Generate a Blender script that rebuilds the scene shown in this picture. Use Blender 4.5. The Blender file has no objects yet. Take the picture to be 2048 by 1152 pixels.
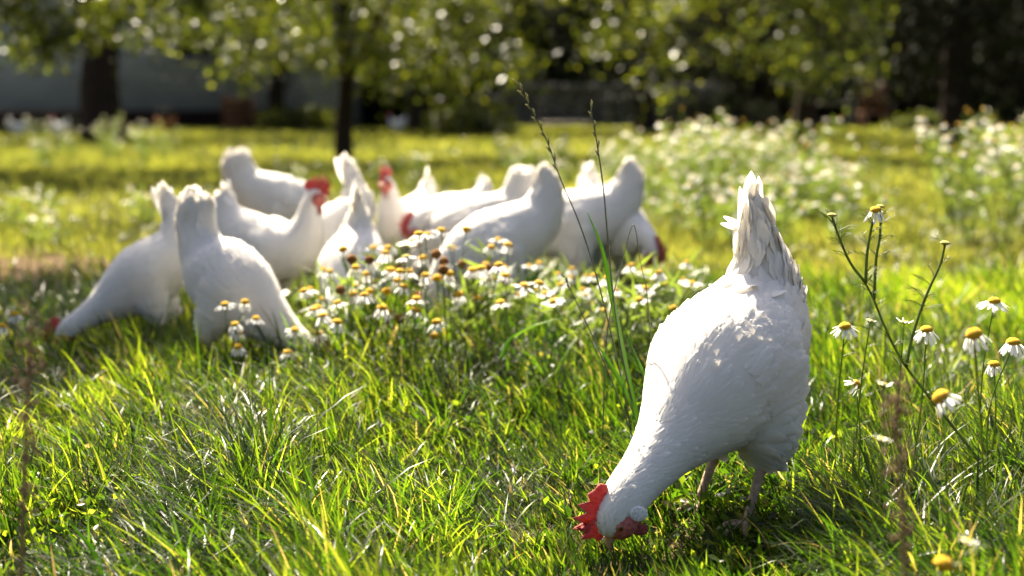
import bpy, bmesh, math, random
import numpy as np
from mathutils import Vector, Matrix

R = math.radians
random.seed(7)
rng = np.random.default_rng(7)
sc = bpy.context.scene
C = sc.collection

# ------------------------------------------------------------------ camera
CAM_H = 0.60
PITCH = R(7.2)
LENS = 50.0
FPX = 2048 * LENS / 36.0            # focal length in photo pixels
cam_d = bpy.data.cameras.new('camera')
cam = bpy.data.objects.new('camera', cam_d)
C.objects.link(cam)
cam.location = (0, 0, CAM_H)
cam.rotation_euler = (R(90) - PITCH, 0, 0)
cam_d.lens = LENS
cam_d.sensor_width = 36
cam_d.clip_start = 0.05
cam_d.clip_end = 2000
cam_d.dof.use_dof = True
cam_d.dof.focus_distance = 2.06
cam_d.dof.aperture_fstop = 2.8
sc.camera = cam

# ------------------------------------------------------------------ sky, sun, exposure
SUN_EL, SUN_AZ = R(50), R(-20)       # azimuth from +Y towards +X
world = bpy.data.worlds.new('World')
sc.world = world
world.use_nodes = True
wn = world.node_tree
bg = wn.nodes['Background']
sky = wn.nodes.new('ShaderNodeTexSky')
sky.sky_type = 'NISHITA'
sky.sun_disc = False
sky.sun_elevation = SUN_EL
sky.sun_rotation = SUN_AZ
sky.dust_density = 6.0
sky.ozone_density = 0.4
sky.air_density = 0.7
wn.links.new(sky.outputs[0], bg.inputs[0])
bg.inputs[1].default_value = 0.05
sun_d = bpy.data.lights.new('sun', 'SUN')
sun = bpy.data.objects.new('sun', sun_d)
C.objects.link(sun)
sd = Vector((math.sin(SUN_AZ) * math.cos(SUN_EL), math.cos(SUN_AZ) * math.cos(SUN_EL), math.sin(SUN_EL)))
sun.rotation_euler = (-sd).to_track_quat('-Z', 'Y').to_euler()
sun.location = (0, 0, 30)
sun_d.energy = 5.0
sun_d.angle = R(0.53)
sun_d.color = (1.0, 0.89, 0.70)
sc.view_settings.view_transform = 'Standard'
sc.view_settings.look = 'None'
sc.view_settings.gamma = 1
sc.view_settings.use_curve_mapping = False
sc.view_settings.exposure = 2.36
sc.render.engine = 'CYCLES'
sc.cycles.max_bounces = 7
sc.cycles.diffuse_bounces = 4
sc.cycles.glossy_bounces = 2
sc.cycles.transmission_bounces = 4
sc.cycles.transparent_max_bounces = 6
sc.cycles.caustics_reflective = False
sc.cycles.caustics_refractive = False
sc.cycles.sample_clamp_indirect = 4.0
sc.cycles.use_denoising = True

# ------------------------------------------------------------------ helpers
CP, SP = math.cos(PITCH), math.sin(PITCH)
def at(px, py, d):
    """world point at camera depth d that is seen at photo pixel (px, py)"""
    u = (px - 1024) / FPX * d
    v = (576 - py) / FPX * d
    return Vector((u, d * CP + v * SP, CAM_H - d * SP + v * CP))

def tag(o, label=None, cat=None, group=None, kind=None):
    if label: o['label'] = label
    if cat: o['category'] = cat
    if group: o['group'] = group
    if kind: o['kind'] = kind
    return o

def empty(name, loc=(0, 0, 0), rz=0.0, s=1.0):
    o = bpy.data.objects.new(name, None)
    C.objects.link(o)
    o.empty_display_size = 0.05
    o.location = loc
    o.rotation_euler = (0, 0, rz)
    o.scale = (s, s, s)
    return o

def link(name, me, parent=None):
    o = bpy.data.objects.new(name, me)
    C.objects.link(o)
    if parent is not None:
        o.parent = parent
    return o

def np_mesh(name, V, F, mats, smooth=True, mi=None, attrs=None):
    """V (n,3), F list of arrays (m,k)"""
    me = bpy.data.meshes.new(name)
    V = np.asarray(V, np.float32)
    if not isinstance(F, list): F = [F]
    F = [np.asarray(f, np.int32) for f in F if len(f)]
    nl = sum(f.size for f in F); npol = sum(len(f) for f in F)
    me.vertices.add(len(V)); me.vertices.foreach_set('co', V.ravel())
    me.loops.add(nl); me.loops.foreach_set('vertex_index', np.concatenate([f.ravel() for f in F]))
    me.polygons.add(npol)
    tot = np.concatenate([np.full(len(f), f.shape[1], np.int32) for f in F])
    st = np.concatenate([[0], np.cumsum(tot)[:-1]]).astype(np.int32)
    me.polygons.foreach_set('loop_start', st)
    me.polygons.foreach_set('loop_total', tot)
    if smooth: me.polygons.foreach_set('use_smooth', np.ones(npol, bool))
    for m in (mats if isinstance(mats, (list, tuple)) else [mats]): me.materials.append(m)
    if mi is not None: me.polygons.foreach_set('material_index', np.asarray(mi, np.int32))
    if attrs:
        for k, a in attrs.items():
            at_ = me.attributes.new(k, 'FLOAT', 'POINT')
            at_.data.foreach_set('value', np.asarray(a, np.float32))
    me.update(calc_edges=True)
    return me

class MB:
    """collects shapes for one mesh"""
    def __init__(s): s.V = []; s.F3 = []; s.F4 = []; s.M3 = []; s.M4 = []; s.n = 0
    def add(s, V, F, m=0):
        V = np.asarray(V, float)
        for f in F:
            f = [i + s.n for i in f]
            if len(f) == 3: s.F3.append(f); s.M3.append(m)
            elif len(f) == 4: s.F4.append(f); s.M4.append(m)
            else:
                for k in range(1, len(f) - 1): s.F3.append([f[0], f[k], f[k + 1]]); s.M3.append(m)
        s.V.append(V); s.n += len(V)
    def tube(s, P, r, sides=6, m=0, cap=True):
        P = [Vector(p) for p in P]
        n = len(P)
        if not hasattr(r, '__len__'): r = [r] * n
        V = []; F = []
        up = None
        for i in range(n):
            t = (P[min(i + 1, n - 1)] - P[max(i - 1, 0)]).normalized()
            if up is None:
                up = Vector((0, 0, 1)) if abs(t.z) < .9 else Vector((1, 0, 0))
            a = t.cross(up).normalized(); b = a.cross(t).normalized(); up = b
            for k in range(sides):
                w = 2 * math.pi * k / sides
                V.append(P[i] + (a * math.cos(w) + b * math.sin(w)) * r[i])
        for i in range(n - 1):
            for k in range(sides):
                k2 = (k + 1) % sides
                F.append([i * sides + k, i * sides + k2, (i + 1) * sides + k2, (i + 1) * sides + k])
        if cap:
            F.append(list(range(sides))[::-1]); F.append([(n - 1) * sides + k for k in range(sides)])
        s.add(V, F, m)
    def box(s, lo, hi, m=0, rz=0.0, c=(0, 0)):
        V = []
        for z in (lo[2], hi[2]):
            for y in (lo[1], hi[1]):
                for x in (lo[0], hi[0]): V.append((x, y, z))
        if rz:
            ca, sa = math.cos(rz), math.sin(rz)
            V = [((x - c[0]) * ca - (y - c[1]) * sa + c[0], (x - c[0]) * sa + (y - c[1]) * ca + c[1], z) for x, y, z in V]
        s.add(V, [[0, 2, 3, 1], [4, 5, 7, 6], [0, 1, 5, 4], [2, 6, 7, 3], [0, 4, 6, 2], [1, 3, 7, 5]], m)
    def ell(s, c, r, M=None, nu=10, nv=7, m=0):
        V = []; F = []
        for j in range(nv + 1):
            ph = math.pi * j / nv
            for k in range(nu):
                th = 2 * math.pi * k / nu
                p = Vector((math.sin(ph) * math.cos(th) * r[0], math.sin(ph) * math.sin(th) * r[1], math.cos(ph) * r[2]))
                if M is not None: p = M @ p
                V.append(Vector(c) + p)
        for j in range(nv):
            for k in range(nu):
                k2 = (k + 1) % nu
                F.append([j * nu + k, (j + 1) * nu + k, (j + 1) * nu + k2, j * nu + k2])
        s.add(V, F, m)
    def mesh(s, name, mats, smooth=True):
        V = np.concatenate(s.V)
        F = []; mi = []
        if s.F3: F.append(np.array(s.F3)); mi += s.M3
        if s.F4: F.append(np.array(s.F4)); mi += s.M4
        return np_mesh(name, V, F, mats, smooth, mi)

def smooth_path(P, n=4):
    """Catmull-Rom through the points"""
    P = [Vector(p) for p in P]
    if len(P) < 3: return P
    Q = [P[0] * 2 - P[1]] + P + [P[-1] * 2 - P[-2]]
    out = []
    for i in range(1, len(Q) - 2):
        for k in range(n):
            t = k / n
            a, b, c, d = Q[i - 1], Q[i], Q[i + 1], Q[i + 2]
            out.append(0.5 * ((2 * b) + (c - a) * t + (2 * a - 5 * b + 4 * c - d) * t * t + (3 * b - a - 3 * c + d) * t ** 3))
    out.append(P[-1])
    return out

# smooth pseudo-noise from summed sines, roughly in -1..1
_k = np.random.default_rng(3)
_NS = [(_k.normal(size=2), _k.uniform(0, 6.28)) for _ in range(14)]
def noise(x, y, f=1.0, off=0.0):
    s = 0
    for i, (k, p) in enumerate(_NS):
        s = s + np.sin((k[0] * x + k[1] * y) * f * (1 + .13 * i) + p + off * (i + 1))
    return s / 4.2

def ground_h(x, y):
    x = np.asarray(x, float); y = np.asarray(y, float)
    near = np.exp(-((y - 4) / 7.0) ** 2)
    h = 0.022 * noise(x, y, 1.3) * near
    h = h + 0.055 * np.exp(-(((x + 0.15) / .55) ** 2 + ((y - 2.95) / .35) ** 2))
    h = h + 0.05 * noise(x, y, .18, 2.0) * np.clip((y - 6) / 10, 0, 1)
    return h
def gz(x, y): return float(ground_h(x, y))
def on_ground(px, d):
    """ground point at camera depth about d under photo column px"""
    x = (px - 1024) / FPX * d
    return Vector((x, d, gz(x, d)))

# ------------------------------------------------------------------ materials
def new_mat(name):
    m = bpy.data.materials.new(name); m.use_nodes = True
    nt = m.node_tree
    return m, nt, nt.nodes['Principled BSDF'], nt.nodes['Material Output']

def plain(name, col, rough=.6, spec=.3, noise_scale=None, amt=.25, bump=0.0, sss=0.0, transl=None):
    m, nt, b, out = new_mat(name)
    b.inputs['Roughness'].default_value = rough
    b.inputs['Specular IOR Level'].default_value = spec
    b.inputs['Base Color'].default_value = (*col, 1)
    if noise_scale:
        tc = nt.nodes.new('ShaderNodeTexCoord')
        nz = nt.nodes.new('ShaderNodeTexNoise'); nz.inputs['Scale'].default_value = noise_scale; nz.inputs['Detail'].default_value = 6
        nt.links.new(tc.outputs['Object'], nz.inputs['Vector'])
        rp = nt.nodes.new('ShaderNodeValToRGB')
        rp.color_ramp.elements[0].position = .3; rp.color_ramp.elements[1].position = .72
        rp.color_ramp.elements[0].color = (*[c * (1 - amt) for c in col], 1)
        rp.color_ramp.elements[1].color = (*[min(1, c * (1 + amt)) for c in col], 1)
        nt.links.new(nz.outputs['Fac'], rp.inputs[0]); nt.links.new(rp.outputs[0], b.inputs['Base Color'])
        if bump:
            bp = nt.nodes.new('ShaderNodeBump'); bp.inputs['Strength'].default_value = bump; bp.inputs['Distance'].default_value = .01
            nt.links.new(nz.outputs['Fac'], bp.inputs['Height']); nt.links.new(bp.outputs[0], b.inputs['Normal'])
    if sss:
        b.inputs['Subsurface Weight'].default_value = sss
        b.inputs['Subsurface Radius'].default_value = (.012, .004, .002)
        b.inputs['Subsurface Scale'].default_value = .6
    if transl:
        tr = nt.nodes.new('ShaderNodeBsdfTranslucent'); tr.inputs[0].default_value = (*transl[0], 1)
        mx = nt.nodes.new('ShaderNodeMixShader'); mx.inputs[0].default_value = transl[1]
        nt.links.new(b.outputs[0], mx.inputs[1]); nt.links.new(tr.outputs[0], mx.inputs[2]); nt.links.new(mx.outputs[0], out.inputs[0])
    return m

def leaf_mat(name, ramp, tramp, mixf=.45, rough=.35, spec=.5):
    """foliage: colour by the per-leaf attribute rnd, reflecting and letting light through"""
    m, nt, b, out = new_mat(name)
    a = nt.nodes.new('ShaderNodeAttribute'); a.attribute_name = 'rnd'
    def rp(stops):
        r = nt.nodes.new('ShaderNodeValToRGB'); e = r.color_ramp.elements
        while len(e) < len(stops): e.new(.5)
        for i, (p, c) in enumerate(stops): e[i].position = p; e[i].color = (*c, 1)
        nt.links.new(a.outputs['Fac'], r.inputs[0]); return r
    r1, r2 = rp(ramp), rp(tramp)
    nt.links.new(r1.outputs[0], b.inputs['Base Color'])
    b.inputs['Roughness'].default_value = rough
    b.inputs['Specular IOR Level'].default_value = spec
    tr = nt.nodes.new('ShaderNodeBsdfTranslucent'); nt.links.new(r2.outputs[0], tr.inputs[0])
    mx = nt.nodes.new('ShaderNodeMixShader'); mx.inputs[0].default_value = mixf
    nt.links.new(b.outputs[0], mx.inputs[1]); nt.links.new(tr.outputs[0], mx.inputs[2]); nt.links.new(mx.outputs[0], out.inputs[0])
    return m

M = {}
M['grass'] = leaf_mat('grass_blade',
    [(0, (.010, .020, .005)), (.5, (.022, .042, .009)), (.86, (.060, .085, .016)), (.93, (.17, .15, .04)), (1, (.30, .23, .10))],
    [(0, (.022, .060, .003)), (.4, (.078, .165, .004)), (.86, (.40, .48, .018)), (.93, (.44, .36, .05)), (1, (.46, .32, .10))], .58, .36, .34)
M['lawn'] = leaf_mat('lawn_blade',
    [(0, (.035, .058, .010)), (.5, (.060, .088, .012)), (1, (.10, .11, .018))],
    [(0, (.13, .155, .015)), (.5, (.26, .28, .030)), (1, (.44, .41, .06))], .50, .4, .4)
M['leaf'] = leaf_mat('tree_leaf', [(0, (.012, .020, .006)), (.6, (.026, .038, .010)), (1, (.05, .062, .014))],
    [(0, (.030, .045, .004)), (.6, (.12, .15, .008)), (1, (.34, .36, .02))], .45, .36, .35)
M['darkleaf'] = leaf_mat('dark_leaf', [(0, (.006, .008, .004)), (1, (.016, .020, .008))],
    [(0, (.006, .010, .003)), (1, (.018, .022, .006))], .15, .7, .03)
M['bark'] = plain('bark', (.030, .020, .015), .9, .1, 14, .45, .6)
M['feather'] = plain('white_feather', (.86, .85, .82), .6, .25, None, transl=((.88, .83, .74), .42))
M['plume'] = plain('white_body_feather', (.87, .845, .80), .7, .2, 11, .07, .0, transl=((.86, .80, .70), .26))
M['skin_red'] = plain('red_comb_skin', (.42, .11, .10), .6, .25, 160, .45, .8, transl=((.52, .10, .08), .34))
M['face_red'] = plain('red_face_skin', (.46, .13, .11), .55, .3, 150, .3, .5)
M['earlobe'] = plain('white_earlobe', (.78, .77, .78), .55, .3, 300, .25, .6)
M['beak'] = plain('horn_beak', (.50, .30, .17), .4, .4, 80, .2)
M['shank'] = plain('pale_leg_scale', (.42, .30, .20), .55, .3, 120, .3, .5)
M['eye'] = plain('eye_orange', (.35, .10, .02), .2, .6)
M['pupil'] = plain('pupil_black', (.01, .008, .008), .1, .8)
M['petal'] = plain('white_petal', (.88, .88, .86), .55, .25, None, transl=((.88, .88, .82), .48))
M['disc'] = plain('yellow_disc', (.78, .44, .015), .7, .2, 900, .35, .6)
M['disc_old'] = plain('brown_disc', (.26, .12, .03), .8, .15, 900, .5, .6)
M['disc_green'] = plain('green_bud', (.45, .42, .10), .7, .2, 900, .3, .5)
M['stem'] = plain('flower_stem', (.070, .095, .024), .5, .4, None, transl=((.26, .36, .04), .35))
M['straw'] = plain('dry_stalk', (.16, .105, .055), .7, .2, 200, .4)
M['seed'] = plain('grass_seed_head', (.20, .19, .075), .5, .4, None, transl=((.42, .40, .14), .35))
M['culm'] = plain('grass_culm', (.060, .070, .025), .4, .5)
M['gblade'] = plain('broad_blade', (.055, .11, .016), .35, .5, None, transl=((.26, .46, .02), .5))
M['wall_grey'] = plain('grey_plaster', (.36, .365, .39), .9, .1, 1.2, .15)
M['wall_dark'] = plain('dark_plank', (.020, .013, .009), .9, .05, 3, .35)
M['roof'] = plain('clay_roof_tile', (.45, .25, .22), .7, .3, 3, .2)
M['pink'] = plain('pink_plaster', (.50, .36, .33), .9, .1, 1.5, .12)
M['stone'] = plain('grey_stone', (.10, .095, .095), .9, .1, 3, .35, .4)
M['paleslab'] = plain('pale_slab', (.55, .46, .44), .7, .2, 4, .15)
M['brownwood'] = plain('brown_wood', (.12, .055, .028), .7, .2, 6, .35)
M['clay'] = plain('terracotta', (.36, .15, .075), .75, .2, 6, .2)
M['glass'] = plain('dark_glass', (.02, .022, .028), .1, .6)
M['frame'] = plain('window_frame_paint', (.30, .29, .28), .6, .2)

def ground_mat():
    m, nt, b, out = new_mat('meadow_soil')
    L = nt.links
    tc = nt.nodes.new('ShaderNodeTexCoord')
    n1 = nt.nodes.new('ShaderNodeTexNoise'); n1.inputs['Scale'].default_value = 1.1; n1.inputs['Detail'].default_value = 8
    n2 = nt.nodes.new('ShaderNodeTexNoise'); n2.inputs['Scale'].default_value = 35; n2.inputs['Detail'].default_value = 8
    L.new(tc.outputs['Object'], n1.inputs['Vector']); L.new(tc.outputs['Object'], n2.inputs['Vector'])
    r1 = nt.nodes.new('ShaderNodeValToRGB')
    e = r1.color_ramp.elements
    e[0].position = .35; e[0].color = (.050, .034, .018, 1)
    e[1].position = .7; e[1].color = (.055, .060, .016, 1)
    L.new(n1.outputs['Fac'], r1.inputs[0])
    r2 = nt.nodes.new('ShaderNodeValToRGB')
    r2.color_ramp.elements[0].color = (.45, .45, .45, 1); r2.color_ramp.elements[1].color = (1.4, 1.35, 1.2, 1)
    L.new(n2.outputs['Fac'], r2.inputs[0])
    mx = nt.nodes.new('ShaderNodeMixRGB'); mx.blend_type = 'MULTIPLY'; mx.inputs[0].default_value = 1
    L.new(r1.outputs[0], mx.inputs[1]); L.new(r2.outputs[0], mx.inputs[2])
    vs = nt.nodes.new('ShaderNodeVectorMath'); vs.operation = 'DISTANCE'; vs.inputs[1].default_value = (-1.75, 5.6, 0)
    L.new(tc.outputs['Object'], vs.inputs[0])
    nd = nt.nodes.new('ShaderNodeMath'); nd.operation = 'MULTIPLY_ADD'; nd.inputs[1].default_value = 1.6
    L.new(n1.outputs['Fac'], nd.inputs[0]); L.new(vs.outputs['Value'], nd.inputs[2])
    me_ = nt.nodes.new('ShaderNodeMapRange'); me_.inputs[1].default_value = 2.3; me_.inputs[2].default_value = 1.5
    L.new(nd.outputs[0], me_.inputs[0])
    mw = nt.nodes.new('ShaderNodeMixRGB'); mw.inputs[2].default_value = (.085, .052, .022, 1)
    L.new(me_.outputs[0], mw.inputs[0]); L.new(mx.outputs[0], mw.inputs[1]); mx = mw
    # far lawn colour: the turf closes over the soil
    sx = nt.nodes.new('ShaderNodeSeparateXYZ'); L.new(tc.outputs['Object'], sx.inputs[0])
    mr = nt.nodes.new('ShaderNodeMapRange'); mr.inputs[1].default_value = 7; mr.inputs[2].default_value = 13
    L.new(sx.outputs['Y'], mr.inputs[0])
    mx2 = nt.nodes.new('ShaderNodeMixRGB'); mx2.inputs[2].default_value = (.080, .088, .024, 1)
    L.new(mr.outputs[0], mx2.inputs[0]); L.new(mx.outputs[0], mx2.inputs[1])
    L.new(mx2.outputs[0], b.inputs['Base Color'])
    b.inputs['Roughness'].default_value = .95; b.inputs['Specular IOR Level'].default_value = .1
    bp = nt.nodes.new('ShaderNodeBump'); bp.inputs['Strength'].default_value = .6; bp.inputs['Distance'].default_value = .02
    L.new(n2.outputs['Fac'], bp.inputs['Height']); L.new(bp.outputs[0], b.inputs['Normal'])
    return m
M['ground'] = ground_mat()

# ------------------------------------------------------------------ ground
def build_ground():
    ys = np.concatenate([np.linspace(-60, 0, 8), np.linspace(.4, 9, 100), np.linspace(9.6, 45, 50), np.array([55, 80, 140, 300, 700])])
    xs = np.concatenate([-np.geomspace(500, 8, 16), np.linspace(-7, 7, 101), np.geomspace(8, 500, 16)])
    X, Y = np.meshgrid(xs, ys)
    Z = ground_h(X, Y)
    V = np.stack([X, Y, Z], -1).reshape(-1, 3)
    ny, nx = X.shape
    i = np.arange(ny - 1)[:, None] * nx + np.arange(nx - 1)[None]
    F = np.stack([i, i + 1, i + nx + 1, i + nx], -1).reshape(-1, 4)
    o = link('ground', np_mesh('ground', V, F, M['ground']))
    tag(o, kind='structure')
build_ground()

# ------------------------------------------------------------------ buildings and garden things far behind
def wall_box(root, name, lo, hi, mat):
    b = MB(); b.box(lo, hi); return link(name, b.mesh(name, [mat], False), root)

def window(root, x0, x1, z0, z1, y):
    b = MB(); t = .09
    b.box((x0, y - .06, z0), (x0 + t, y + .05, z1)); b.box((x1 - t, y - .06, z0), (x1, y + .05, z1))
    b.box((x0 + t, y - .06, z0), (x1 - t, y + .05, z0 + t)); b.box((x0 + t, y - .06, z1 - t), (x1 - t, y + .05, z1))
    xm = (x0 + x1) / 2
    b.box((xm - .03, y - .05, z0 + t), (xm + .03, y + .04, z1 - t))
    w = link('window', b.mesh('window', [M['frame']], False), root)
    g = MB(); g.box((x0 + t, y - .01, z0 + t), (xm - .03, y + .02, z1 - t))
    link('pane', g.mesh('pane', [M['glass']], False), w)
    g = MB(); g.box((xm + .03, y - .01, z0 + t), (x1 - t, y + .02, z1 - t))
    link('pane', g.mesh('pane', [M['glass']], False), w)

def gable_roof(root, x0, x1, y0, y1, z, h, mat, along='x', over=.4):
    b = MB()
    xa, xb, ya, yb = x0 - over, x1 + over, y0 - over, y1 + over
    if along == 'x':
        ym = (y0 + y1) / 2
        V = [(xa, ya, z - .1), (xb, ya, z - .1), (xb, ym, z + h), (xa, ym, z + h), (xa, yb, z - .1), (xb, yb, z - .1)]
    else:
        xm = (x0 + x1) / 2
        V = [(xa, ya, z - .1), (xa, yb, z - .1), (xm, yb, z + h), (xm, ya, z + h), (xb, ya, z - .1), (xb, yb, z - .1)]
    V2 = V + [(x, y, zz - .18) for x, y, zz in V]
    b.add(V2, [[0, 1, 2, 3], [3, 2, 5, 4], [6, 9, 8, 7], [9, 10, 11, 8], [0, 6, 7, 1], [4, 5, 11, 10], [0, 3, 9, 6], [3, 4, 10, 9], [1, 7, 8, 2], [2, 8, 11, 5]])
    return link('roof', b.mesh('roof', [mat], False), root)

def buildings():
    # grey plastered house on the left
    h = empty('farm_house', (-12.5, 40, 0))
    tag(h, 'grey plastered house in shade behind the trees on the left', 'house')
    wall_box(h, 'wall', (-9, 0, -.2), (7.6, 8, 4.6), M['wall_grey'])
    wall_box(h, 'plinth', (-9.05, -.05, -.2), (7.65, .0, .55), M['wall_dark'])
    gable_roof(h, -9, 7.6, 0, 8, 4.6, 2.6, M['roof'])
    for x in (-6, -1.4, 3.2): window(h, x, x + 1.2, 1.9, 3.3, -.03)
    # pale pink house beyond the garden in the middle
    h = empty('pink_house', (1.4, 62, 0))
    tag(h, 'pale pink house with red roof far behind the middle trees', 'house')
    wall_box(h, 'wall', (-5.5, 0, -.2), (3.6, 8, 4.5), M['pink'])
    gable_roof(h, -5.5, 3.6, 0, 8, 4.5, 3.0, M['roof'])
    for x in (-4, 1): window(h, x, x + 1.1, 1.5, 2.9, -.03)
    # dark timber barn on the right, boards one by one
    h = empty('timber_barn', (13.5, 43, 0))
    tag(h, 'dark brown timber barn in deep shade behind the right trees', 'barn')
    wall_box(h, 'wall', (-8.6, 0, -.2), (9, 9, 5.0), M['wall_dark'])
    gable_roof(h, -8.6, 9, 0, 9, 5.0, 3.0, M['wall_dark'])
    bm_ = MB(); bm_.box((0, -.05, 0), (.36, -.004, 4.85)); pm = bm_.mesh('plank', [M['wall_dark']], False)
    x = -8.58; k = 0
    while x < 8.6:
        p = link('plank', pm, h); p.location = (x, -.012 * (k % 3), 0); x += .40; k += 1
    # low grey stone wall between
    w = empty('garden_wall', (2.6, 41, 0))
    tag(w, 'low grey stone garden wall behind the pale bench', 'wall')
    for r in range(4):
        x = -3.2 + (.25 if r % 2 else 0)
        while x < 3.2:
            L = random.uniform(.45, .8)
            b = MB(); b.box((x, -.2 - random.uniform(0, .03), r * .33), (x + L - .03, .2, r * .33 + .31))
            link('stone', b.mesh('stone', [M['stone']], False), w); x += L
    # pale bench
    p = on_ground(1132, 36)
    b_ = empty('pale_bench', p)
    tag(b_, 'pale plank bench on the lawn edge before the stone wall', 'bench')
    for k in range(2):
        m = MB(); m.box((-.62, -.16 + k * .17, .17), (.62, -.01 + k * .17, .24)); link('seat_board', m.mesh('seat_board', [M['paleslab']], False), b_)
    for sx in (-1, 1):
        m = MB(); m.box((sx * .45 - .05, -.13, -.05), (sx * .45 + .05, .13, .168)); link('leg', m.mesh('leg', [M['paleslab']], False), b_)
    # brown wooden box and clay pot by the house
    p = on_ground(482, 35)
    b_ = empty('wooden_crate', p); tag(b_, 'upright reddish brown wooden crate at the far lawn edge', 'crate')
    for k in range(5):
        m = MB(); m.box((-.32, -.3, .02 + k * .16), (.32, -.27, .16 + k * .16)); link('slat', m.mesh('slat', [M['brownwood']], False), b_)
    for sx in (-1, 1):
        m = MB(); m.box((sx * .34 - .02, -.32, -.04), (sx * .34 + .02, .3, .84)); link('side_panel', m.mesh('side_panel', [M['brownwood']], False), b_)
    m = MB(); m.box((-.318, .26, 0), (.318, .29, .82)); link('back_panel', m.mesh('back_panel', [M['brownwood']], False), b_)
    p = on_ground(335, 34)
    pr = [(0, .13), (.02, .14), (.25, .20), (.27, .235), (.36, .235), (.36, .20), (.30, .19)]
    m = MB(); m.tube([(0, 0, z) for z, r in pr[:5]], [r for z, r in pr[:5]], 14)
    b_ = empty('clay_pot', p); tag(b_, 'orange clay pot beside the grey house at the lawn edge', 'pot')
    link('pot_body', m.mesh('pot_body', [M['clay']]), b_)
    m = MB(); m.ell((0, 0, .42), (.2, .2, .16)); link('soil_mound', m.mesh('soil_mound', [M['darkleaf']]), b_)
    # rust coloured chair and table by the barn
    p = on_ground(1745, 37)
    b_ = empty('garden_chair', p); tag(b_, 'rust brown wooden garden chair in front of the dark barn', 'chair')
    m = MB(); m.box((-.36, -.32, .42), (.36, .34, .48)); link('seat', m.mesh('seat', [M['brownwood']], False), b_)
    for k in range(4):
        m = MB(); m.box((-.35 + k * .18, .28, .5), (-.20 + k * .18, .32, 1.25)); link('back_slat', m.mesh('back_slat', [M['brownwood']], False), b_)
    for sx in (-1, 1):
        for sy in (-1, 1):
            m = MB(); m.box((sx * .31 - .03, sy * .28 - .03, -.05), (sx * .31 + .03, sy * .28 + .03, .418)); link('leg', m.mesh('leg', [M['brownwood']], False), b_)
    p = on_ground(1655, 37)
    b_ = empty('garden_table', p); tag(b_, 'dull pink garden table beside the rust brown chair', 'table')
    m = MB(); m.box((-.62, -.35, .66), (.62, .35, .73)); link('table_top', m.mesh('table_top', [M['paleslab']], False), b_)
    for sx in (-1, 1):
        for sy in (-1, 1):
            m = MB(); m.box((sx * .55 - .035, sy * .28 - .035, -.05), (sx * .55 + .035, sy * .28 + .035, .657)); link('leg', m.mesh('leg', [M['stone']], False), b_)
buildings()

# ------------------------------------------------------------------ trees and hedges
def leaves_mesh(name, cents, nrm_up, size, mat, n_rng, jitter=.35):
    """cents (n,3) leaf positions -> folded diamond leaves"""
    n = len(cents)
    a = n_rng.normal(size=(n, 3)); a /= np.linalg.norm(a, axis=1)[:, None]
    a[:, 2] -= .35                     # leaves hang a little
    a /= np.linalg.norm(a, axis=1)[:, None]
    b = n_rng.normal(size=(n, 3)); b[:, 2] *= .6
    b -= (b * a).sum(1)[:, None] * a; b /= np.linalg.norm(b, axis=1)[:, None]
    c = np.cross(a, b)
    s = size * n_rng.uniform(.6, 1.3, (n, 1))
    p0 = cents - a * s * .5; p3 = cents + a * s * .5
    p1 = cents + b * s * .28 + c * s * .07; p2 = cents - b * s * .28 + c * s * .07
    V = np.stack([p0, p1, p3, p2], 1).reshape(-1, 3)
    i = np.arange(n)[:, None] * 4
    F = np.concatenate([i + [0, 1, 2], i + [0, 2, 3]], 0)
    rnd = np.repeat(np.clip(n_rng.normal(.5, .25, n), 0, 1), 4)
    return np_mesh(name, V, F, mat, False, attrs={'rnd': rnd})

def tree(name, pos, H, trunk_r, fork_z, rad, crown_c, crown_r, n_leaf, leaf, label, mat='leaf', seed=1, n_clump=130, lean=(0, 0), limbs=9, group=None, trunk_top=None):
    g = np.random.default_rng(seed)
    root = empty(name, pos); tag(root, label, 'tree', group)
    b = MB()
    tt = trunk_top or H * .75
    P = [Vector((0, 0, -.1))]
    for k in range(1, 8):
        t = k / 7
        P.append(Vector((lean[0] * t + g.normal() * .03 * H * .3, lean[1] * t + g.normal() * .03 * H * .3, tt * t)))
    P = smooth_path(P, 3)
    rr = [trunk_r * (1.25 if i == 0 else 1) * (1 - .75 * (i / (len(P) - 1)) ** .9) for i in range(len(P))]
    b.tube(P, rr, 9)
    cc = np.array(crown_c); cr = np.array(crown_r)
    # clumps in the shell of the crown
    d = g.normal(size=(n_clump, 3)); d /= np.linalg.norm(d, axis=1)[:, None]
    q = g.uniform(.45, 1.0, (n_clump, 1)) ** .6
    cl = cc + d * cr * q * (1 + .18 * g.normal(size=(n_clump, 1)))
    cl[:, 2] = np.maximum(cl[:, 2], crown_c[2] - crown_r[2] * .95)
    # limbs: from the trunk to some of the clumps
    for k in range(limbs * 3):
        t = cl[g.integers(n_clump)]
        z0 = g.uniform(fork_z, tt * .9)
        i0 = min(int(z0 / tt * (len(P) - 1)), len(P) - 2)
        s0 = P[i0]; e = Vector(t)
        mid = s0.lerp(e, .5) + Vector((g.normal() * .15, g.normal() * .15, .12 * (e - s0).length + g.normal() * .1))
        r0 = rr[i0] * g.uniform(.25, .5)
        path = smooth_path([s0, mid, e], 4)
        b.tube(path, [r0 * (1 - .85 * i / (len(path) - 1)) for i in range(len(path))], 5)
    link('trunk', b.mesh('trunk', [M['bark']]), root)
    w = g.uniform(.4, 1.6, n_clump); w /= w.sum()
    idx = g.choice(n_clump, n_leaf, p=w)
    sp = rad * g.uniform(.6, 1.3, n_clump)[idx][:, None]
    L = cl[idx] + g.normal(size=(n_leaf, 3)) * sp * np.array([1, 1, .75])
    L[:, 2] = np.maximum(L[:, 2], .25)
    link('crown', leaves_mesh('crown', L, None, leaf, M[mat], g), root)
    return root

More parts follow.
